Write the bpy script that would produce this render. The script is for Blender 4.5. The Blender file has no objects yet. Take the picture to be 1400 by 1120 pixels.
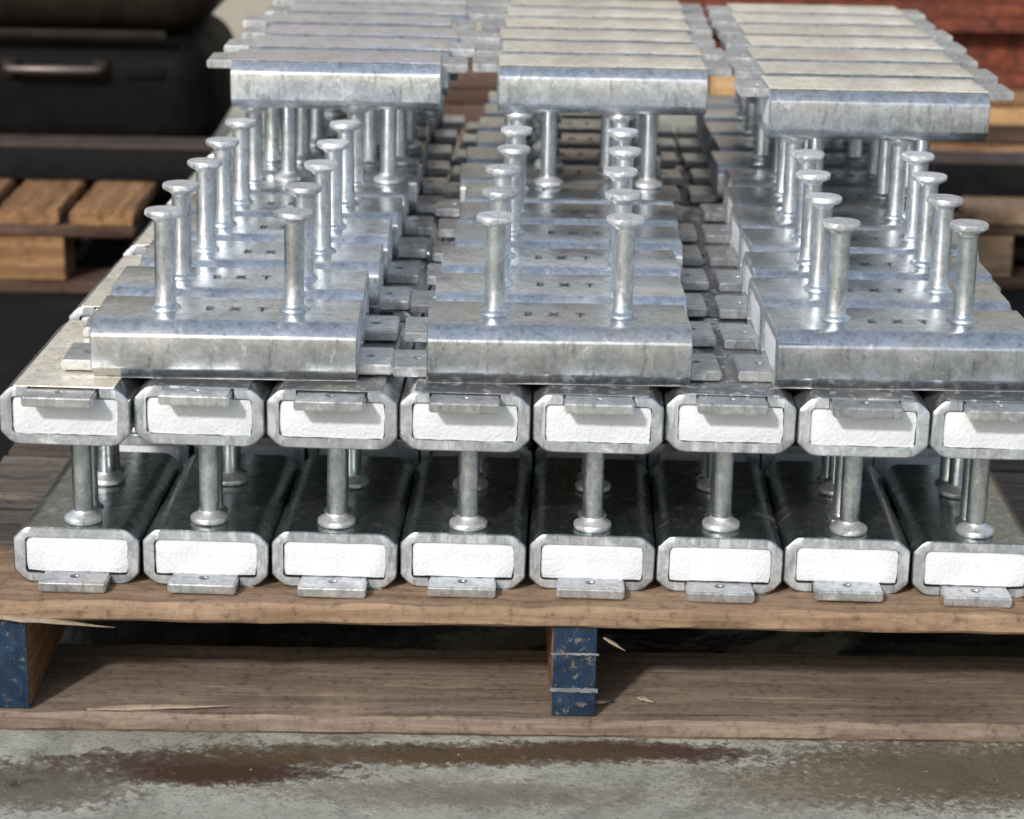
import bpy, math, random
from mathutils import Vector, Matrix, noise
R = math.radians
rng = random.Random(7)
scene = bpy.context.scene
C = scene.collection

# ------------------------------------------------------------------ camera
def cam_matrix(loc, pitch, yaw, roll):
    p, y, r = R(pitch), R(yaw), R(roll)
    fw = Vector((math.sin(y)*math.cos(p), math.cos(y)*math.cos(p), -math.sin(p)))
    rt = Vector((math.cos(y), -math.sin(y), 0)); up = rt.cross(fw)
    rt2 = math.cos(r)*rt + math.sin(r)*up; up2 = -math.sin(r)*rt + math.cos(r)*up
    m = Matrix((rt2, up2, -fw)).transposed().to_4x4(); m.translation = Vector(loc)
    return m
cd = bpy.data.cameras.new('camera'); cam = bpy.data.objects.new('camera', cd); C.objects.link(cam)
cam.matrix_world = cam_matrix((-0.0454, -1.713, 0.6487), 16.3254, 1.0348, 1.212)
cd.sensor_width = 36; cd.lens = 36*3191.9/1400; cd.clip_start = 0.05; cd.clip_end = 500
cd.dof.use_dof = True; cd.dof.focus_distance = 1.85; cd.dof.aperture_fstop = 8
scene.camera = cam
scene.cycles.filter_width = 1.7

# ------------------------------------------------------------------ world + sun
SUN_EL, SUN_AZ, SUN_S, SKY_S, EXPO = 33, 27, 2.7, 0.09, 0.18
w = bpy.data.worlds.new('World'); scene.world = w; w.use_nodes = True
nt = w.node_tree; bg = nt.nodes['Background']
sky = nt.nodes.new('ShaderNodeTexSky'); sky.sky_type = 'NISHITA'; sky.sun_disc = False
sky.sun_elevation = R(SUN_EL); sky.sun_rotation = R(180 + SUN_AZ); sky.dust_density = 2.6; sky.air_density = 1.1; sky.ozone_density = 1.6
veil = nt.nodes.new('ShaderNodeMix'); veil.data_type = 'RGBA'; veil.blend_type = 'ADD'; veil.inputs[0].default_value = 1.0
veil.inputs[7].default_value = (2.5, 2.72, 2.92, 1)          # even veil of thin high cloud
nt.links.new(sky.outputs[0], veil.inputs[6]); nt.links.new(veil.outputs[2], bg.inputs[0]); bg.inputs[1].default_value = SKY_S
to_sun = Vector((-math.sin(R(SUN_AZ))*math.cos(R(SUN_EL)), -math.cos(R(SUN_AZ))*math.cos(R(SUN_EL)), math.sin(R(SUN_EL))))
sd = bpy.data.lights.new('sun', 'SUN'); sd.energy = SUN_S; sd.angle = R(4.0); sd.color = (1, .965, .925)
so = bpy.data.objects.new('sun', sd); C.objects.link(so); so.rotation_euler = to_sun.to_track_quat('Z', 'Y').to_euler(); so.location = (0, 0, 5)
vs = scene.view_settings; vs.view_transform = 'Standard'; vs.look = 'None'; vs.exposure = EXPO; vs.gamma = 1; vs.use_curve_mapping = False

# ------------------------------------------------------------------ materials
class NT:
    def __init__(s, name):
        s.m = bpy.data.materials.new(name); s.m.use_nodes = True; s.t = s.m.node_tree
        s.b = s.t.nodes['Principled BSDF']
    def n(s, typ, **kw):
        x = s.t.nodes.new('ShaderNode'+typ)
        for k, v in kw.items(): setattr(x, k, v)
        return x
    def l(s, a, b): s.t.links.new(a, b)
    def coord(s, scale=(1, 1, 1), rnd=True, world=False):
        if world:
            g = s.n('NewGeometry'); o = g.outputs['Position']
        else:
            o = s.n('TexCoord').outputs['Object']
        mp = s.n('Mapping'); mp.inputs['Scale'].default_value = scale; s.l(o, mp.inputs['Vector'])
        if rnd:
            oi = s.n('ObjectInfo'); mul = s.n('Math', operation='MULTIPLY'); mul.inputs[1].default_value = 37.0
            s.l(oi.outputs['Random'], mul.inputs[0]); cb = s.n('CombineXYZ')
            for i in range(3): s.l(mul.outputs[0], cb.inputs[i])
            s.l(cb.outputs[0], mp.inputs['Location'])
        return mp.outputs[0]
    def noise(s, vec, scale, detail=6, rough=.6, dist=0.0):
        x = s.n('TexNoise'); x.inputs['Scale'].default_value = scale; x.inputs['Detail'].default_value = detail
        x.inputs['Roughness'].default_value = rough; x.inputs['Distortion'].default_value = dist; s.l(vec, x.inputs['Vector']); return x.outputs[0]
    def ramp(s, fac, stops):
        x = s.n('ValToRGB'); e = x.color_ramp.elements
        while len(e) < len(stops): e.new(.5)
        for q, (p, c) in zip(e, stops):
            q.position = p; q.color = (*c, 1) if isinstance(c, tuple) else (c, c, c, 1)
        s.l(fac, x.inputs[0]); return x.outputs[0]
    def mix(s, fac, a, b, mode='MIX'):
        x = s.n('Mix', data_type='RGBA', blend_type=mode)
        for v, i in ((fac, 0), (a, 6), (b, 7)):
            if isinstance(v, (int, float)): x.inputs[i].default_value = v
            elif isinstance(v, tuple): x.inputs[i].default_value = (*v, 1)
            else: s.l(v, x.inputs[i])
        return x.outputs[2]
    def math(s, op, a, b=0.0):
        x = s.n('Math', operation=op)
        for v, i in ((a, 0), (b, 1)):
            if isinstance(v, (int, float)): x.inputs[i].default_value = v
            else: s.l(v, x.inputs[i])
        return x.outputs[0]
    def bump(s, h, strength, dist):
        x = s.n('Bump'); x.inputs['Strength'].default_value = strength; x.inputs['Distance'].default_value = dist
        s.l(h, x.inputs['Height']); s.l(x.outputs[0], s.b.inputs['Normal'])

def galv(name, base=(.70, .735, .765), metal=.95, rmin=.2, rmax=.38, warm=.3, bump=.3):
    k = NT(name); v = k.coord()
    vo = k.n('TexVoronoi'); vo.inputs['Scale'].default_value = 330; k.l(v, vo.inputs['Vector'])
    sp = k.n('SeparateColor'); k.l(vo.outputs['Color'], sp.inputs[0])
    big = k.noise(v, 14, 6, .62, .4); mid = k.noise(v, 60, 5, .65); fine = k.noise(v, 420, 3, .6)
    dark = tuple(c*.78 for c in base); light = tuple(min(1, c*1.28) for c in base)
    col = k.ramp(mid, [(.3, dark), (.5, base), (.72, light)])
    spang = k.ramp(sp.outputs[0], [(0, .76), (1, 1.0)])
    col = k.mix(1.0, col, spang, 'MULTIPLY')
    wm = k.ramp(big, [(.5, 0.0), (.68, warm)])
    col = k.mix(wm, col, (.66, .58, .47))
    cold = k.ramp(k.noise(v, 9, 4, .6), [(.52, 0.0), (.75, .5)])
    col = k.mix(cold, col, tuple(c*.7 for c in base))
    # runs and drips of thick zinc
    v2 = k.coord((30, 30, 7)); run = k.ramp(k.noise(v2, 4, 4, .6), [(.57, 0.0), (.64, .6)])
    drk = k.ramp(k.noise(v2, 5.5, 5, .65, .3), [(.34, .68), (.44, 1.0)]); col = k.mix(1.0, col, drk, 'MULTIPLY')
    col = k.mix(run, col, (.74, .77, .79))
    wr = k.ramp(k.noise(v, 33, 7, .7, 1.2), [(.60, 0.0), (.66, .55)]); col = k.mix(wr, col, (.80, .81, .82))     # white rust
    sc = k.ramp(k.noise(k.coord((6, 260, 260)), 1.5, 3, .5, .2), [(.27, .45), (.31, 1.0)]); col = k.mix(1.0, col, sc, 'MULTIPLY')   # handling marks
    oi = k.n('ObjectInfo'); col = k.mix(1.0, col, k.ramp(oi.outputs['Random'], [(0, .82), (1, 1.1)]), 'MULTIPLY')
    k.l(col, k.b.inputs['Base Color'])
    k.b.inputs['Metallic'].default_value = metal
    rr = k.math('ADD', k.ramp(big, [(.3, rmin), (.7, rmax)]), k.math('MULTIPLY', wr, .25)); k.l(rr, k.b.inputs['Roughness'])
    h = k.math('ADD', k.math('MULTIPLY', mid, .6), k.math('MULTIPLY', fine, .25))
    k.bump(h, bump, .0010)
    return k.m

def wood(name, dark, mid, light, rough=.8, grime=.35, gs=1.0):
    k = NT(name); v = k.coord((2.2*gs, 34*gs, 34*gs))
    g1 = k.noise(v, 2.2, 8, .68, .8); v3 = k.coord((1, 1, 1)); g2 = k.noise(v3, 7, 5, .6); g3 = k.noise(v3, 300, 3, .6)
    col = k.ramp(g1, [(.3, dark), (.5, mid), (.72, light)])
    oi = k.n('ObjectInfo'); rv = k.ramp(oi.outputs['Random'], [(0, .72), (1, 1.12)])
    col = k.mix(1.0, col, rv, 'MULTIPLY')
    gr = k.ramp(g2, [(.5, 0.0), (.72, grime)]); col = k.mix(gr, col, tuple(c*.4 for c in dark))
    cr = k.noise(k.coord((1.2*gs, 60*gs, 60*gs)), 2.0, 3, .5, .3); crk = k.ramp(cr, [(.27, .35), (.32, 1.0)])
    col = k.mix(1.0, col, crk, 'MULTIPLY')
    fl_ = k.ramp(k.noise(v3, 120, 4, .7), [(.32, .6), (.45, 1.0), (.72, 1.18)]); col = k.mix(1.0, col, fl_, 'MULTIPLY')
    k.l(col, k.b.inputs['Base Color']); k.b.inputs['Roughness'].default_value = rough; k.b.inputs['Specular IOR Level'].default_value = .25
    h = k.math('ADD', g1, k.math('MULTIPLY', g3, .3)); k.bump(h, .7, .0025)
    return k.m

def paint(name, col, rough=.5, var=.35, metal=0.0, sc=25, spec=.4):
    k = NT(name); k.b.inputs['Specular IOR Level'].default_value = spec; v = k.coord(); a = k.noise(v, sc, 6, .65, .3); f = k.noise(v, 250, 3, .6)
    c = k.ramp(a, [(.3, tuple(x*(1-var) for x in col)), (.7, tuple(min(1, x*(1+var)) for x in col))])
    k.l(c, k.b.inputs['Base Color']); k.b.inputs['Metallic'].default_value = metal
    rr = k.ramp(a, [(.3, max(.05, rough-.1)), (.7, min(1, rough+.15))]); k.l(rr, k.b.inputs['Roughness'])
    k.bump(k.math('ADD', a, k.math('MULTIPLY', f, .4)), .4, .001)
    return k.m

M = {}
M['galv'] = galv('galvanised_steel')
M['stud'] = galv('galvanised_stud', (.74, .78, .82), .97, .26, .42, .1, .35)
M['head'] = galv('galvanised_head', (.78, .79, .80), .7, .34, .5, .1, .4)
M['tab'] = galv('galvanised_tab', (.66, .68, .70), .9, .3, .45, .2)
M['galvdark'] = galv('shade_toned_zinc', (.38, .435, .435), .97, .2, .34, .08)  # shade under the second layer put into the zinc colour of the lowest channels
M['end'] = galv('galvanised_cut_end', (.50, .53, .56), .5, .4, .55, .1, .5)
def foam_mat(name, a, b):
    k = NT(name); v = k.coord(); n1 = k.noise(v, 35, 5, .6); n2 = k.noise(v, 500, 2, .5)
    col = k.ramp(n1, [(.35, a), (.65, b)]); dirt = k.ramp(k.noise(v, 70, 6, .7, .6), [(.60, 0.0), (.78, .35)])
    col = k.mix(dirt, col, (.40, .40, .40)); k.l(col, k.b.inputs['Base Color']); k.b.inputs['Roughness'].default_value = .9
    vb = k.n('TexVoronoi'); vb.inputs['Scale'].default_value = 330; k.l(v, vb.inputs['Vector'])
    k.bump(k.math('ADD', k.math('ADD', n1, n2), vb.outputs['Distance']), .4, .0012); return k.m
M['foam'] = foam_mat('white_foam', (.60, .62, .65), (.68, .695, .72))
M['cream'] = galv('cream_cover_strip', (.86, .79, .66), .4, .28, .45, .5, .2)
M['shaded'] = galv('shade_toned_cover_strip', (.20, .21, .22), .6, .4, .6, .3, .3)  # dark tone stands in for the deep shadow between the end tabs
M['grey'] = galv('grey_cover_strip', (.74, .73, .76), .75, .26, .42, .3, .2)
M['ink'] = paint('stamp_ink', (.11, .092, .088), .7, .5, 0, 220)
M['pal'] = wood('pallet_wood', (.16, .10, .06), (.29, .195, .125), (.40, .285, .19), .85, .4)
M['palgrey'] = wood('weathered_wood', (.11, .08, .058), (.19, .145, .11), (.30, .235, .18), .85, .4)
M['paldark'] = wood('dark_deck_wood', (.055, .045, .037), (.11, .09, .075), (.19, .16, .135), .85, .4)  # darker wood tone for the deck boards behind the front one
M['brown'] = wood('brown_wood', (.10, .05, .025), (.25, .135, .065), (.38, .22, .11), .8, .3)
M['timber'] = wood('grey_brown_timber', (.07, .045, .034), (.16, .105, .08), (.25, .18, .145), .85, .3)
M['orange'] = wood('fresh_wood', (.34, .19, .08), (.55, .34, .16), (.68, .46, .25), .75, .15)
M['darkwood'] = wood('dark_wood', (.04, .025, .018), (.10, .062, .042), (.17, .11, .08), .85, .4)
M['splinter'] = wood('splinter_wood', (.22, .16, .11), (.33, .26, .19), (.45, .37, .29), .8, .1)
def blue_mat():
    k = NT('worn_blue_paint'); v = k.coord(); a = k.noise(v, 60, 6, .7, .4); g = k.noise(k.coord((60, 260, 40)), 1.5, 5, .6)
    col = k.ramp(a, [(.3, (.005, .013, .03)), (.55, (.009, .028, .06)), (.75, (.02, .055, .10))])
    chip = k.ramp(k.noise(v, 120, 6, .75, .8), [(.585, 0.0), (.62, .85)]); col = k.mix(chip, col, (.17, .14, .11))
    dirt = k.ramp(g, [(.5, 0.0), (.7, .5)]); col = k.mix(dirt, col, (.05, .045, .045))
    k.l(col, k.b.inputs['Base Color']); k.b.inputs['Roughness'].default_value = .75; k.b.inputs['Specular IOR Level'].default_value = .25
    k.bump(k.math('ADD', a, g), .6, .0015); return k.m
M['blue'] = blue_mat()
M['twine'] = paint('pale_twine', (.17, .18, .185), .9, .6)
M['black'] = paint('black_paint', (.005, .0045, .004), .6, .4, 0, 25, .08)
M['blacklid'] = paint('black_lid', (.016, .013, .009), .55, .4, 0, 25, .12)
M['handle'] = paint('worn_handle', (.16, .13, .12), .4, .3, .6)
M['beam'] = paint('blackened_steel', (.008, .008, .010), .6, .4, 0, 25, .1)
M['beamtop'] = paint('rusty_flange', (.05, .036, .03), .8, .4)
M['red'] = paint('red_oxide_primer', (.13, .034, .018), .85, .75, 0, 45)
M['yellow'] = paint('yellow_paint', (.55, .36, .03), .6, .3)
M['wall'] = paint('rendered_wall', (.34, .315, .265), .9, .15, 0, 3)

def floor_mat():
    k = NT('stained_concrete'); v = k.coord((1, 1, 1), False, True)
    a = k.noise(v, 6, 8, .65, .5); b = k.noise(v, 40, 7, .7); f = k.noise(v, 300, 4, .65)
    col = k.ramp(a, [(.3, (.21, .208, .17)), (.5, (.335, .333, .285)), (.7, (.46, .455, .395))])
    spk = k.ramp(b, [(.3, .62), (.5, 1.0), (.75, 1.12)]); col = k.mix(1.0, col, spk, 'MULTIPLY')
    pits = k.ramp(f, [(.33, .45), (.43, 1.0)]); col = k.mix(1.0, col, pits, 'MULTIPLY')
    def blot(cx, cy, sx, sy, colr, amt, nz=22, lo=.42, hi=.55, brk=.38):
        nonlocal col
        mp = k.n('Mapping'); mp.inputs['Location'].default_value = (-cx/sx, -cy/sy, 0); mp.inputs['Scale'].default_value = (1/sx, 1/sy, 0)
        k.l(v, mp.inputs['Vector'])
        ln = k.n('VectorMath', operation='LENGTH'); k.l(mp.outputs[0], ln.inputs[0])
        q = k.math('SUBTRACT', 1.0, k.math('MULTIPLY', ln.outputs['Value'], .5))
        nn = k.noise(v, nz, 8, .7, .6)
        s_ = k.math('ADD', k.math('MULTIPLY', k.math('MAXIMUM', q, -.6), .6), k.math('MULTIPLY', nn, .58))
        n2 = k.noise(v, 170, 5, .7, .4); s_ = k.math('ADD', s_, k.math('MULTIPLY', k.math('SUBTRACT', n2, .5), brk))
        col = k.mix(k.ramp(s_, [(lo+.175, 0.0), (lo+.205, amt*.6), (hi+.24, amt)]), col, colr)
    rust = (.052, .027, .016); soil = (.085, .056, .03)
    blot(-.245, -.100, .12, .030, rust, .92, 60, .40, .46)
    blot(-.235, -.112, .07, .020, rust, .9, 110, .42, .47)
    blot(-.12, -.074, .16, .022, soil, .9, 90, .42, .49)
    blot(.075, -.062, .11, .020, rust, .95, 70, .40, .46)
    blot(-.02, -.070, .14, .026, soil, .8, 120, .44, .50)
    blot(.33, -.09, .18, .08, soil, .85, 130, .44, .51)
    blot(.20, -.12, .10, .05, (.15, .12, .085), .7, 130, .46, .53)
    blot(-.37, -.135, .10, .05, (.10, .08, .06), .85, 100, .43, .50)
    blot(-.05, -.14, .20, .03, (.14, .12, .09), .6, 150, .47, .53)
    # shade on the floor further in, painted into its colour as near-black areas
    blot(-.9, 1.25, 1.05, .80, (.007, .0065, .0065), 1.0, 5, .20, .28, 0)
    blot(1.0, 1.3, .9, .8, (.014, .013, .012), 1.0, 5, .20, .28, 0)
    k.l(col, k.b.inputs['Base Color']); k.b.inputs['Roughness'].default_value = .9; k.b.inputs['Specular IOR Level'].default_value = .2
    k.bump(k.math('ADD', k.math('MULTIPLY', b, 1.0), k.math('MULTIPLY', f, .5)), .6, .004)
    return k.m
M['floor'] = floor_mat()

# ------------------------------------------------------------------ mesh helpers
def mesh(name, V, F, mat, smooth=35):
    me = bpy.data.meshes.new(name); me.from_pydata([tuple(v) for v in V], [], F); me.validate(); me.update()
    me.materials.append(mat)
    if smooth:
        for p in me.polygons: p.use_smooth = True
        me.set_sharp_from_angle(angle=R(smooth))
    return me
def obj(name, me, parent=None, loc=(0, 0, 0), rot=(0, 0, 0)):
    o = bpy.data.objects.new(name, me); C.objects.link(o); o.location = loc; o.rotation_euler = rot
    if parent: o.parent = parent
    return o
def tag(o, label, cat, group=None):
    o['label'] = label; o['category'] = cat
    if group: o['group'] = group
    return o
def empty(name, loc=(0, 0, 0), rz=0):
    o = bpy.data.objects.new(name, None); C.objects.link(o); o.location = loc; o.rotation_euler = (0, 0, rz); o.empty_display_size = .05
    return o
def plank_mesh(name, L, W, T, mat, seed=0, jit=.0012, seg=None, ch=.003, top_only=False):
    """a sawn board, long axis X, centred in X and Y, z from 0 to T, with uneven worn edges"""
    r = random.Random(seed); seg = seg or max(3, min(48, int(L/.022)))
    ch = min(ch, T*.3, W*.3); V = []; F = []
    prof = [(-W/2+ch, 0), (W/2-ch, 0), (W/2, ch), (W/2, T-ch), (W/2-ch, T), (0, T), (-W/2+ch, T), (-W/2, T-ch), (-W/2, ch)]
    n = len(prof)
    xs = [-L/2, -L/2+ch*.6] + [-L/2+L*i/seg for i in range(1, seg)] + [L/2-ch*.6, L/2]
    for i, x in enumerate(xs):
        s = .985 if i in (0, len(xs)-1) else 1
        bow = noise.noise(Vector((x*3, seed*3.1, 0)))*jit
        for (y, z) in prof:
            jy = r.uniform(-jit, jit) + bow; jz = r.uniform(-jit, jit)*.6 if z > T*.5 else 0
            V.append((x + (r.uniform(-jit, jit) if i in (0, len(xs)-1) else 0), y*s+jy, T/2+(z-T/2)*s+jz))
    for i in range(len(xs)-1):
        for j in range(n):
            a, b = i*n+j, i*n+(j+1) % n
            F.append((a, b, b+n, a+n))
    F.append(tuple(range(n))[::-1]); F.append(tuple((len(xs)-1)*n+j for j in range(n)))
    F = [f[::-1] for f in F]
    return mesh(name, V, F, mat, 30)
def box_mesh(name, x0, x1, y0, y1, z0, z1, mat, bev=.002):
    import bmesh
    bm = bmesh.new(); bmesh.ops.create_cube(bm, size=1)
    for v in bm.verts: v.co = Vector(((x0+x1)/2+v.co.x*(x1-x0), (y0+y1)/2+v.co.y*(y1-y0), (z0+z1)/2+v.co.z*(z1-z0)))
    bmesh.ops.bevel(bm, geom=list(bm.edges), offset=bev, segments=3 if bev < .02 else 8, affect='EDGES', profile=.5)
    me = bpy.data.meshes.new(name); bm.to_mesh(me); bm.free(); me.materials.append(mat)
    for p in me.polygons: p.use_smooth = True
    me.set_sharp_from_angle(angle=R(40)); return me
def lathe(name, prof, mat, n=24, jit=0.0, seed=0):
    V = []; F = []; r = random.Random(seed)
    for (rad, z) in prof:
        for k in range(n):
            a = 2*math.pi*k/n; q = rad*(1+r.uniform(-jit, jit)*(5 if z < .0035 and jit else 1)); V.append((q*math.cos(a), q*math.sin(a), z))
    for i in range(len(prof)-1):
        for k in range(n):
            a, b = i*n+k, i*n+(k+1) % n; F.append((a, b, b+n, a+n))
    F.append(tuple(range(n))[::-1]); F.append(tuple((len(prof)-1)*n+k for k in range(n)))
    return mesh(name, V, F, mat, 40)

# ------------------------------------------------------------------ dimensions
HC, G = .0459, .0772            # channel height, stud length
PITCH = .1                      # channel spacing side to side
LEN = .2                        # channel length
DRIFT = .040                    # stack leans to the right going back
Z1, Z2, Z3, Z4 = 0.0, HC+G, 2*HC+G, 3*HC+2*G
ZB, TB, ZF = -.0922, .0162, -.1079
YP = -.04

# ------------------------------------------------------------------ setting
V = [(-40, -20, ZF), (40, -20, ZF), (40, 60, ZF), (-40, 60, ZF)]
fl = obj('floor', mesh('floor', V, [(0, 1, 2, 3)], M['floor'], 0)); fl['kind'] = 'structure'
wl = obj('back_wall', box_mesh('back_wall', -4, 5, 3.9, 4.1, ZF, 2.2, M['wall'], .01))
tag(wl, 'beige rendered wall behind the stacks at the top of the picture', 'wall')

# ------------------------------------------------------------------ the loaded pallet
pal = empty('wooden_pallet', (0, 0, ZF))
tag(pal, 'weathered wooden pallet with blue painted stringer ends carrying the steel channels', 'pallet')
PX0, PX1 = -.47, .56
y = YP; i = 0
for wd in (.128, .105, .12, .11, .118, .12, .112, .118, .125):
    me = plank_mesh('deck_board', PX1-PX0, wd, TB, M['pal'] if i == 0 else M['paldark'], 20+i, .0017)
    obj('deck_board', me, pal, ((PX0+PX1)/2, y+wd/2, -TB-ZF)); y += wd+.007; i += 1
PEND = y-.007
for k, xc in enumerate((-.4015, .0375, .49)):
    h = -TB - ZB - .0004
    me = plank_mesh('stringer', PEND-YP-.01, .033, h, M['brown'], 50+k, .0008)
    s = obj('stringer', me, pal, (xc, (YP+PEND)/2+.003, ZB-ZF+.0002), (0, 0, R(90)))
    f_ = -(PEND-YP-.01)/2
    obj('painted_end', box_mesh('painted_end', f_-.0022, f_-.0001, -.0168, .0168, .0008, h-.0008, M['blue'], .0006), s)
    if k == 1:
        r = random.Random(3)
        for zz, th in ((h*.70, .0007), (h*.30, .0016)):
            n = 12; VV = []; FF = []
            for q in range(n+1):
                yy = -.0185+.037*q/n; o_ = r.uniform(-.0003, .0003)
                for dx, dz in ((-.0032, -th), (-.0032, th), (-.0022, th), (-.0022, -th)): VV.append((f_+dx-.0002, yy, zz+dz*r.uniform(.6, 1.3)+o_))
            for q in range(n):
                for j in range(4): FF.append((q*4+j, q*4+(j+1) % 4, q*4+4+(j+1) % 4, q*4+4+j))
            FF += [(0, 1, 2, 3), tuple(n*4+j for j in (3, 2, 1, 0))]
            obj('twine', mesh('twine', VV, FF, M['twine']), s)
for k, (yc, wd) in enumerate(((YP+.072, .144), (.56, .13), (PEND-.07, .14))):
    me = plank_mesh('bottom_board', PX1-PX0, wd, ZB-ZF-.0006, M['palgrey'], 70+k, .0015)
    obj('bottom_board', me, pal, ((PX0+PX1)/2, yc, .0004))
def sliver(L, W, T, seed):
    r = random.Random(seed); n = 7; VV = []; FF = []
    for q in range(n+1):
        t = q/n; s = min(1, .35+t*3)*min(1, (1-t)*1.6+.05)
        for a, b in ((-1, -1), (1, -1), (1, 1), (-1, 1)): VV.append((L*(t-.5), a*W/2*s*r.uniform(.7, 1.2), b*T/2*s*r.uniform(.7, 1.2)+.15*T*math.sin(t*5)))
    for q in range(n):
        for j in range(4): FF.append((q*4+j, q*4+(j+1) % 4, q*4+4+(j+1) % 4, q*4+4+j))
    FF += [(3, 2, 1, 0), tuple(n*4+j for j in range(4))]
    return mesh('splinter', VV, FF, M['splinter'], 0)
for k, (L, W, T, loc, rot) in enumerate((
        (.10, .005, .0035, (-.365, YP-.002, -TB+.0008-ZF), (0, R(3.5), R(-2))),
        (.11, .005, .003, (-.285, YP+.008, ZB-ZF+.0025), (0, R(-1), R(4))),
        (.020, .003, .002, (.068, YP+.004, -.030-ZF), (0, R(28), R(-10))),
        (.016, .004, .002, (.096, YP+.035, ZB-ZF+.003), (0, 0, R(-35))),
        (.014, .004, .002, (.062, YP+.03, ZB-ZF+.003), (0, 0, R(20))))):
    obj('splinter', sliver(L, W, T, k), pal, loc, rot)

# ------------------------------------------------------------------ the anchor channel and its parts
def c_profile(shr=0.0):
    """outer and inner polylines of the C section, (y, z), matched point for point"""
    w2, h, t, tt, r, sl = .0491-shr, HC-shr, .0092, .0078, .0125, .0268
    out, inn = [], []
    zs = .0009+shr; out.append((sl, zs)); inn.append((sl, .0084))
    def arc(cy, cz, a0, a1, ro, ri, n=6):
        for k in range(n+1):
            a = R(a0+(a1-a0)*k/n); out.append((cy+ro*math.cos(a), cz+ro*math.sin(a)))
    def iarc(cy, cz, a0, a1, ri, n=6):
        for k in range(n+1):
            a = R(a0+(a1-a0)*k/n); inn.append((cy+ri*math.cos(a), cz+ri*math.sin(a)))
    rb = .0092
    def cham(y1, z1, c, up, d=.0048, da=.0016):
        A, B, q, qa = (y1, z1-c), (y1-c, z1), d*.7071, da*.7071
        P0, P1, P2, P3 = (y1, z1-c-da), (y1-qa, z1-c+qa), (y1-c+q, z1-q), (y1-c-d, z1)
        bz = lambda p, k, e: (.25*p[0]+.5*k[0]+.25*e[0], .25*p[1]+.5*k[1]+.25*e[1])
        L = [P0, bz(P0, A, P1), P1, ((P1[0]+P2[0])/2, (P1[1]+P2[1])/2), P2, bz(P2, B, P3), P3]
        out.extend(L if up else [(a, 2*z1-b) for a, b in L][::-1])
    cham(w2, zs, rb, False); iarc(.0491-t-.003, .0084+.003, -90, 0, .003)
    cham(w2, h, .0098, True); iarc(.0491-t-.004, HC-tt-.004, 0, 90, .004)
    ro, ri = list(out), list(inn)
    out += [(-a, b) for a, b in reversed(ro)]; inn += [(-a, b) for a, b in reversed(ri)]
    return out, inn
def body_mesh(seed, mat='galv'):
    V = []; F = []; o0, i0 = c_profile(0); o1, i1 = c_profile(.0009); n = len(o0)
    xs = [-LEN/2, -LEN/2+.0009] + [-LEN/2+LEN*k/12 for k in range(1, 12)] + [LEN/2-.0009, LEN/2]
    for k, x in enumerate(xs):
        oo = o1 if k in (0, len(xs)-1) else o0
        for j, (a, b) in enumerate(oo):
            q = noise.noise(Vector((x*22+seed*9, a*30, b*30)))*.0005
            ln = math.hypot(a, b-HC/2) or 1
            zz = b+(b-HC/2)/ln*q if .002 < b < HC-.001 else b
            V.append((x, a+a/ln*q, zz))
        for (a, b) in i0: V.append((x, a, b))
    m = 2*n
    for k in range(len(xs)-1):
        for j in range(n-1):
            a = k*m+j; F.append((a, a+m, a+m+1, a+1)); c = k*m+n+j; F.append((c, c+1, c+m+1, c+m))
        a, c = k*m, k*m+n; F.append((a, c, c+m, a+m))
        a, c = k*m+n-1, k*m+m-1; F.append((a, a+m, c+m, c))
    for k, s in ((0, 1), (len(xs)-1, -1)):
        for j in range(n-1):
            f = (k*m+j, k*m+j+1, k*m+n+j+1, k*m+n+j); F.append(f if s == 1 else f[::-1])
    me = mesh('channel_body', V, F, M[mat], 38); me.materials.append(M['end'])
    for p in me.polygons:
        if abs(p.normal.x) > .9: p.material_index = 1
    return me
def foam_mesh(seed):
    r = random.Random(seed); y0, z0, z1 = .0398, .0094, HC-.0079; X = LEN/2-.0010; V = []; F = []; nx, nz = 12, 5
    for s in (-1, 1):
        for a in range(nx+1):
            for b in range(nz+1):
                yy = -y0+2*y0*a/nx; zz = z0+(z1-z0)*b/nz
                e = a in (0, nx) or b in (0, nz)
                corner = a in (0, nx) and b in (0, nz)
                V.append((s*(X - (.0012 if e else 0) - (.001 if corner else 0) + r.uniform(-.0006, .0006)), yy*(.97 if corner else 1) + (r.uniform(-.0007, .0001)*(1 if yy > 0 else -1) if a in (0, nx) else 0), zz + (r.uniform(-.0006, .0) if b == nz else r.uniform(0, .0006) if b == 0 else 0)))
    N = (nx+1)*(nz+1); ix = lambda s, a, b: s*N+a*(nz+1)+b
    for s in (0, 1):
        for a in range(nx):
            for b in range(nz):
                f = (ix(s, a, b), ix(s, a, b+1), ix(s, a+1, b+1), ix(s, a+1, b)); F.append(f if s == 0 else f[::-1])
    ring = [(a, 0) for a in range(nx)]+[(nx, b) for b in range(nz)]+[(a, nz) for a in range(nx, 0, -1)]+[(0, b) for b in range(nz, 0, -1)]
    for q in range(len(ring)):
        p, p2 = ring[q], ring[(q+1) % len(ring)]
        F.append((ix(0, *p), ix(0, *p2), ix(1, *p2), ix(1, *p)))
    return mesh('foam_core', V, F, M['foam'], 40)
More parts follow.
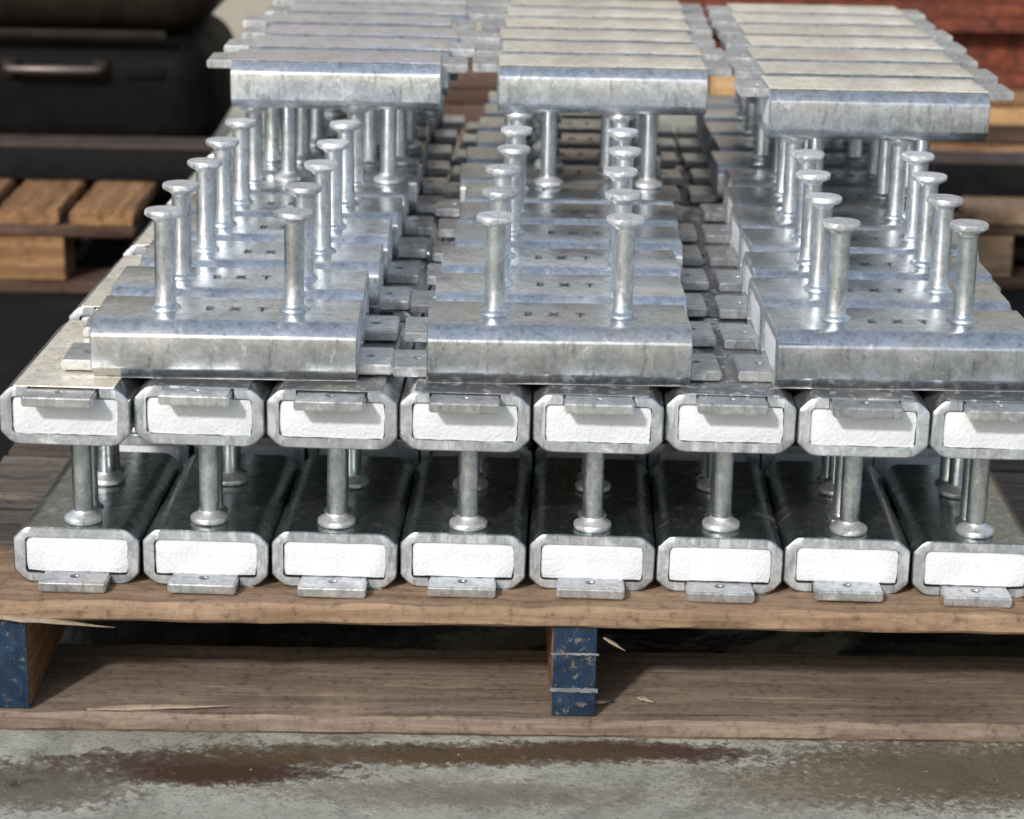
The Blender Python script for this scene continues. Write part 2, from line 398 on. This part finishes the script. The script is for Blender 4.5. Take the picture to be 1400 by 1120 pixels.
def tab_mesh(x1=.1255, t=.0092):
    """flat lug set in the slot, sticking out past the channel end, with a small round hole"""
    x0, y0 = .060, .0262; hx, hr, n = .1070, .0030, 16; V = []; F = []
    def rect(a):
        c, s = math.cos(a), math.sin(a); xa0, xa1 = .094, x1
        dx = (xa1-hx) if c > 0 else (hx-xa0); k = min(dx/abs(c) if abs(c) > 1e-6 else 9, y0/abs(s) if abs(s) > 1e-6 else 9)
        return hx+c*k, s*k
    angs = sorted([2*math.pi*k/n for k in range(n)] + [math.atan2(sy*y0, ex-hx) % (2*math.pi) for ex in (.094, x1) for sy in (-1, 1)])
    n = len(angs)
    for z in (0.0011, t):
        for a in angs: V.append((*rect(a), z))
        for a in angs: V.append((hx+hr*math.cos(a), hr*math.sin(a), z))
    for j in range(n):
        q = (j+1) % n
        F.append((2*n+j, 2*n+q, 3*n+q, 3*n+j)[::-1]); F.append((j, n+j, n+q, q)[::-1])
        F.append((j, q, 2*n+q, 2*n+j)); F.append((n+j, 3*n+j, 3*n+q, n+q))
    b = len(V)
    for x in (x0, .0941):
        for yy, z in ((-y0, .0011), (y0, .0011), (y0, t), (-y0, t)): V.append((x, yy, z))
    for j in range(4): F.append((b+j, b+4+j, b+4+(j+1) % 4, b+(j+1) % 4)[::-1])
    F += [(b, b+1, b+2, b+3)[::-1], (b+4, b+7, b+6, b+5)[::-1]]
    me = mesh('end_tab', V, F, M['tab'], 30)
    import bmesh
    bm = bmesh.new(); bm.from_mesh(me); bmesh.ops.recalc_face_normals(bm, faces=bm.faces)
    ed = [e for e in bm.edges if len(e.link_faces) == 2 and e.calc_face_angle(0) > .8 and all(v.co.x > .1 or abs(v.co.y) > y0-.0001 for v in e.verts)]
    bmesh.ops.bevel(bm, geom=ed, offset=.0012, segments=2, affect='EDGES'); bm.to_mesh(me); bm.free()
    me.set_sharp_from_angle(angle=R(38)); return me
def stamp_mesh():
    cu = bpy.data.curves.new('stamp', 'FONT'); cu.body = 'E X T'; cu.size = .0125; cu.align_x = 'CENTER'; cu.align_y = 'CENTER'; cu.space_character = 1.7; cu.resolution_u = 2
    cu.offset = .0005
    t = bpy.data.objects.new('stamp', cu); C.objects.link(t); bpy.context.view_layer.update()
    me = bpy.data.meshes.new_from_object(t.evaluated_get(bpy.context.evaluated_depsgraph_get()))
    bpy.data.objects.remove(t); me.materials.clear(); me.materials.append(M['ink']); me.name = 'stamp'; return me
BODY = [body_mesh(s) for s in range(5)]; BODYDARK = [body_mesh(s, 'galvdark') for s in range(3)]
FOAM = [foam_mesh(s) for s in range(5)]
STRIP = {q: plank_mesh('cover_strip', .1985, .0760, .0008, M[q], 5, .0002, 8, .0002) for q in ('cream', 'grey', 'shaded')}
TAB = tab_mesh(); TABS = tab_mesh(.1225, .0090); STAMP = stamp_mesh()
SHAFT = [lathe('stud', [(.0118, -.0008), (.0115, .0010), (.0098, .0024), (.0083, .0034), (.0079, .005), (.0078, .03), (.0078, G-.0095)], M['stud'], 24, .012, s) for s in range(3)]
HEAD = lathe('head', [(.0078, G-.0098), (.0088, G-.0078), (.0138, G-.0052), (.0148, G-.0042), (.0148, G-.0014), (.0138, G-.0003), (.0100, G)], M['head'], 28, .012, 4)
SP = .0985/2
def channel(loc, rotz, flip, label, group, seed, stamp=False, strip='grey', tabs=(-1, 1), dark=False, tab=None):
    r = random.Random(seed)
    o = empty('anchor_channel', loc); o.rotation_mode = 'XYZ'
    o.rotation_euler = (R(180) if flip else 0, 0, rotz)
    tag(o, label, 'anchor channel', group)
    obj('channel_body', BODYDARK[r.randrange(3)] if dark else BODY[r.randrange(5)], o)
    obj('foam_core', FOAM[r.randrange(5)], o, (0, 0, 0), (0, 0, 0))
    obj('cover_strip', STRIP[strip], o)
    for s in tabs: obj('end_tab', tab or TAB, o, (r.uniform(-.001, .001), r.uniform(-.0004, .0004), 0), (0, r.uniform(-.012, .004), (0 if s > 0 else math.pi)+r.uniform(-.006, .006)))
    for s in (-1, 1):
        st = obj('stud', SHAFT[r.randrange(3)], o, (s*SP, r.uniform(-.0015, .0015), HC), (r.uniform(-.009, .009), r.uniform(-.009, .009), r.uniform(0, 6)))
        obj('head', HEAD, st, (0, 0, 0), (0, 0, r.uniform(0, 6)))
    if stamp:
        obj('stamp', STAMP, o, (r.uniform(-.004, .008), r.uniform(-.008, .002), HC+.0006), (0, 0, r.uniform(-.05, .05)))
    return o
ORD = ['first', 'second', 'third', 'fourth', 'fifth', 'sixth', 'seventh', 'eighth', 'ninth', 'tenth', 'eleventh', 'twelfth']
rowname = lambda k: 'front' if k == 0 else ORD[k]
DA = math.atan(DRIFT)
STEP = .245
for lay in (0, 1):
    y0 = 0.0 if lay == 0 else -.03
    nm = 'lowest layer on the pallet' if lay == 0 else 'second layer, studs pointing down'
    for row in range(5):
        for i in range(8):
            yc = y0 + .1 + row*STEP + (rng.uniform(-.003, .003) if row else rng.uniform(-.004, .004))
            x = (i-3.5)*PITCH + DRIFT*(yc) + rng.uniform(-.0004, .0004) + (0 if lay == 0 else .0015)
            if lay == 1 and i == 0 and row == 0: yc -= .003
            pos = f'{ORD[i]} from left, {rowname(row)} row, ' + nm
            lab = ('galvanised channel with foam end, ' if row == 0 else 'galvanised channel, ') + pos
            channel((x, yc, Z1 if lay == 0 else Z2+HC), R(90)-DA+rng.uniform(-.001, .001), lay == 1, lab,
                    'channels laid lengthwise in the two lower layers', 1000*lay+row*10+i, strip='cream' if lay and i == 0 else 'shaded', dark=lay == 0, tab=TABS)
cols3 = [('left', -.2321), ('centre', .0201), ('right', .2833)]
for c, (cn, xc) in enumerate(cols3):
    for row in range(12):
        yc = -.0185+.05+(.1035 if c == 0 else .1)*row
        dx = rng.uniform(-.006, .006) if row else 0
        channel((xc+DRIFT*(yc-.03)+dx, yc+rng.uniform(-.0004, .0004), Z3), rng.uniform(-.008, .008), False,
                f'short galvanised channel, studs up, {rowname(row)} row of {cn} column on the third layer',
                'short channels with studs up across the third layer', 3000+100*c+row, True)
cols4 = [('left', -.1796, .5062, 6), ('centre', .0751, .5062, 6), ('right', .3202, .3862, 7)]
for c, (cn, xc, yf, n) in enumerate(cols4):
    for row in range(n):
        yc = yf+.05+.1*row
        dx = rng.uniform(-.007, .007) if row else 0
        channel((xc+DRIFT*.1*row+dx, yc+rng.uniform(-.0004, .0004), Z4+HC), rng.uniform(-.007, .007) if row else 0, True,
                f'short galvanised channel lying studs down, {rowname(row)} row of {cn} column, top layer',
                'short channels with studs down on the top layer', 4000+100*c+row, strip='cream' if c else 'grey')

# ------------------------------------------------------------------ things behind
def back_pallet(name, x0, x1, y0, y1, label, mats, gap=.016, bw=.09, seed=0):
    t = empty(name, ((x0+x1)/2, y0, ZF)); tag(t, label, 'pallet'); L = y1-y0; cx = (x0+x1)/2; r = random.Random(seed)
    x = x1; k = 0
    while x-bw > x0-.001:
        obj('deck_board', plank_mesh('deck_board', L, bw, .02, mats[0], seed+k, .0015), t, (x-bw/2-cx, L/2, .098), (0, 0, R(90)))
        x -= bw+gap; k += 1
    W = x1-x0
    for k, yy in enumerate((.045, L/2, L-.045)):
        obj('cross_board', plank_mesh('cross_board', W, .085, .017, mats[1], seed+20+k, .0015), t, (0, yy, .0808))
        obj('bottom_board', plank_mesh('bottom_board', W, .085, .018, mats[1], seed+30+k, .0015), t, (0, yy+.004, 0.0005))
        for j, xx in enumerate((x0+.06, cx, x1-.15)):
            obj('block', plank_mesh('block', .11, .08, .0618, mats[0], seed+40+3*k+j, .0012), t, (xx-cx, yy, .0187))
    return t
back_pallet('wooden_pallet', -1.30, -.505, 1.385, 2.15, 'brown wooden pallet at left behind, under the black case', (M['brown'], M['darkwood']), .016, .085, 100)
back_pallet('wooden_pallet', .60, 1.45, 1.50, 2.0, 'brown wooden pallet at right behind the channel stack', (M['pal'], M['darkwood']), .016, .10, 200)

# long dark steel beam lying across both rear pallets
def ibeam(name, L, W, H, tf, tw, mw, mf, loc, label, cat, rz=0, flare=.0015):
    t = empty(name, loc, rz); tag(t, label, cat)
    obj('top_flange', box_mesh('top_flange', -L/2, L/2, -W/2, W/2, H-tf, H, mf, flare), t)
    obj('bottom_flange', box_mesh('bottom_flange', -L/2, L/2, -W/2, W/2, 0, tf, mf, flare), t)
    obj('web', box_mesh('web', -L/2, L/2, -tw/2, tw/2, tf+.0002, H-tf-.0002, mw, .0005), t)
    return t
t = empty('steel_beam', (0, 1.63, ZF+.120)); tag(t, 'long dark steel channel lying across the rear pallets behind the stack', 'beam')
obj('web', box_mesh('web', -1.6, 1.6, -.035, -.028, .003, .045, M['beam'], .0008), t)
obj('top_flange', box_mesh('top_flange', -1.6, 1.6, -.038, .035, .0455, .052, M['beamtop'], .001), t)
obj('bottom_flange', box_mesh('bottom_flange', -1.6, 1.6, -.0345, .035, 0, .0028, M['beam'], .0008), t)

# black case with handle on the left pallet
t = empty('black_case', (-.76, 1.93, ZF+.1185)); tag(t, 'black hard case with a metal handle on the left rear pallet', 'case')
obj('shell', box_mesh('shell', -.5, .325, -.2, .2, .001, .188, M['black'], .06), t)
ld = obj('lid', box_mesh('lid', -.508, .333, -.208, .2, .190, .46, M['blacklid'], .07), t)
obj('lid_rim', box_mesh('lid_rim', -.45, .26, -.2125, -.2045, .186, .200, M['blacklid'], .003), t)
hd = empty('handle', (.105, -.205, .145)); hd.parent = t
C.objects.unlink(hd); bpy.data.objects.remove(hd)
def tube(name, pts, rad, mat, n=10):
    V = []; F = []; P = [Vector(p) for p in pts]
    for i, p in enumerate(P):
        d = (P[min(i+1, len(P)-1)]-P[max(i-1, 0)]).normalized(); u = d.orthogonal().normalized(); v = d.cross(u)
        if i and (u0.dot(u) < .99):
            u = (u0-d*u0.dot(d)).normalized(); v = d.cross(u)
        u0 = u
        for k in range(n): a = 2*math.pi*k/n; V.append(p+rad*(math.cos(a)*u+math.sin(a)*v))
    for i in range(len(P)-1):
        for k in range(n): a, b = i*n+k, i*n+(k+1) % n; F.append((a, b, b+n, a+n))
    F += [tuple(range(n))[::-1], tuple((len(P)-1)*n+k for k in range(n))]
    return mesh(name, V, F, mat, 50)
HX0, HX1, HZ = .028, .162, .143
obj('handle', tube('handle', [(HX0, -.2, HZ), (HX0, -.222, HZ), (HX0+.006, -.228, HZ), (HX1-.006, -.228, HZ), (HX1, -.222, HZ), (HX1, -.2, HZ)], .0062, M['handle']), t)
for hx in (HX0, HX1): obj('handle_bracket', box_mesh('handle_bracket', hx-.012, hx+.012, -.206, -.1995, HZ-.018, HZ+.012, M['blacklid'], .003), t)
obj('latch', box_mesh('latch', .20, .255, -.2045, -.1995, .128, .142, M['black'], .0024), t)

# stacked planks behind the middle
def stack_planks(spec):
    for k, (x, y, z, L, W, T, mat, label) in enumerate(spec):
        o = obj('timber_plank', plank_mesh('timber_plank', L, W, T, M[mat], 300+k, .0012, None, .002), None, (x, y, z), (0, 0, rng.uniform(-.01, .01)))
        tag(o, label, 'plank', 'planks stacked behind the channels')
zz = ZF+.0005; spec = []
H = [(.075, 'darkwood', 'dark baulk on the floor'), (.035, 'timber', 'brown plank second from the floor'), (.05, 'darkwood', 'dark plank halfway up'), (.03, 'timber', 'brown plank fourth from the floor'), (.022, 'darkwood', 'thin dark plank near the top'), (.032, 'timber', 'brown plank on top')]
for k, (T, mt, nm) in enumerate(H):
    spec.append((-.08+.01*(k % 2), 2.02, zz, .62, .22+.01*(k % 3), T, mt, nm+' of the timber stack behind the middle gap')); zz += T+.0005
ZT = zz
zz = ZF+.0005
H = [(.075, 'darkwood', 'dark baulk lying on the floor'), (.03, 'brown', 'brown plank second from the floor'), (.03, 'darkwood', 'dark plank third from the floor'), (.032, 'orange', 'pale orange plank fourth from the floor'), (.022, 'brown', 'brown plank on top')]
for k, (T, mt, nm) in enumerate(H):
    spec.append((1.02, 2.24+.006*(k % 2), zz, 1.35, .24, T, mt, nm+' of the timbers under the red beams')); zz += T+.0005
stack_planks(spec)
o = obj('timber_block', plank_mesh('timber_block', .08, .10, .30, M['orange'], 401, .001, 4), None, (.315, 1.45, ZF+.0005))
tag(o, 'fresh orange timber block standing behind the gap between centre and right columns', 'block')
# red oxide beams
for k in range(2):
    ibeam('red_beam', 2.3, .11, .115, .022, .02, M['red'], M['red'], (1.2+.03*k, 2.21, zz+.0005+.116*k),
          ('lower' if k == 0 else 'upper')+' of two red oxide steel beams stacked behind at right', 'beam')
o = obj('yellow_block', box_mesh('yellow_block', -.05, .05, -.05, .05, 0, .09, M['yellow'], .004), None, (.035, 2.02, ZT+.001))
tag(o, 'yellow painted block on the timber stack behind the top layer', 'block')

# grit and small wood chips lying on the floor in front of the pallet
r = random.Random(12); VV = []; FF = []
for k in range(120):
    x, y = r.uniform(-.5, .5), r.uniform(-.23, -.045); q = r.uniform(.0005, .0014)*(1.6 if r.random() < .1 else 1); b = len(VV); a0 = r.uniform(0, 6.3)
    sx = q*r.uniform(.8, 2.2)
    for j in range(5): VV.append((x+sx*math.cos(a0+j*1.257)*r.uniform(.7, 1.2), y+q*math.sin(a0+j*1.257)*r.uniform(.7, 1.2), ZF+.0001))
    VV.append((x+r.uniform(-.3, .3)*q, y, ZF+q*r.uniform(.5, 1.0)))
    for j in range(5): FF.append((b+j, b+(j+1) % 5, b+5))
gr = obj('grit', mesh('grit', VV, FF, M['palgrey'], 0)); gr['kind'] = 'stuff'
tag(gr, 'loose grit and tiny wood chips on the concrete in front of the pallet', 'grit')
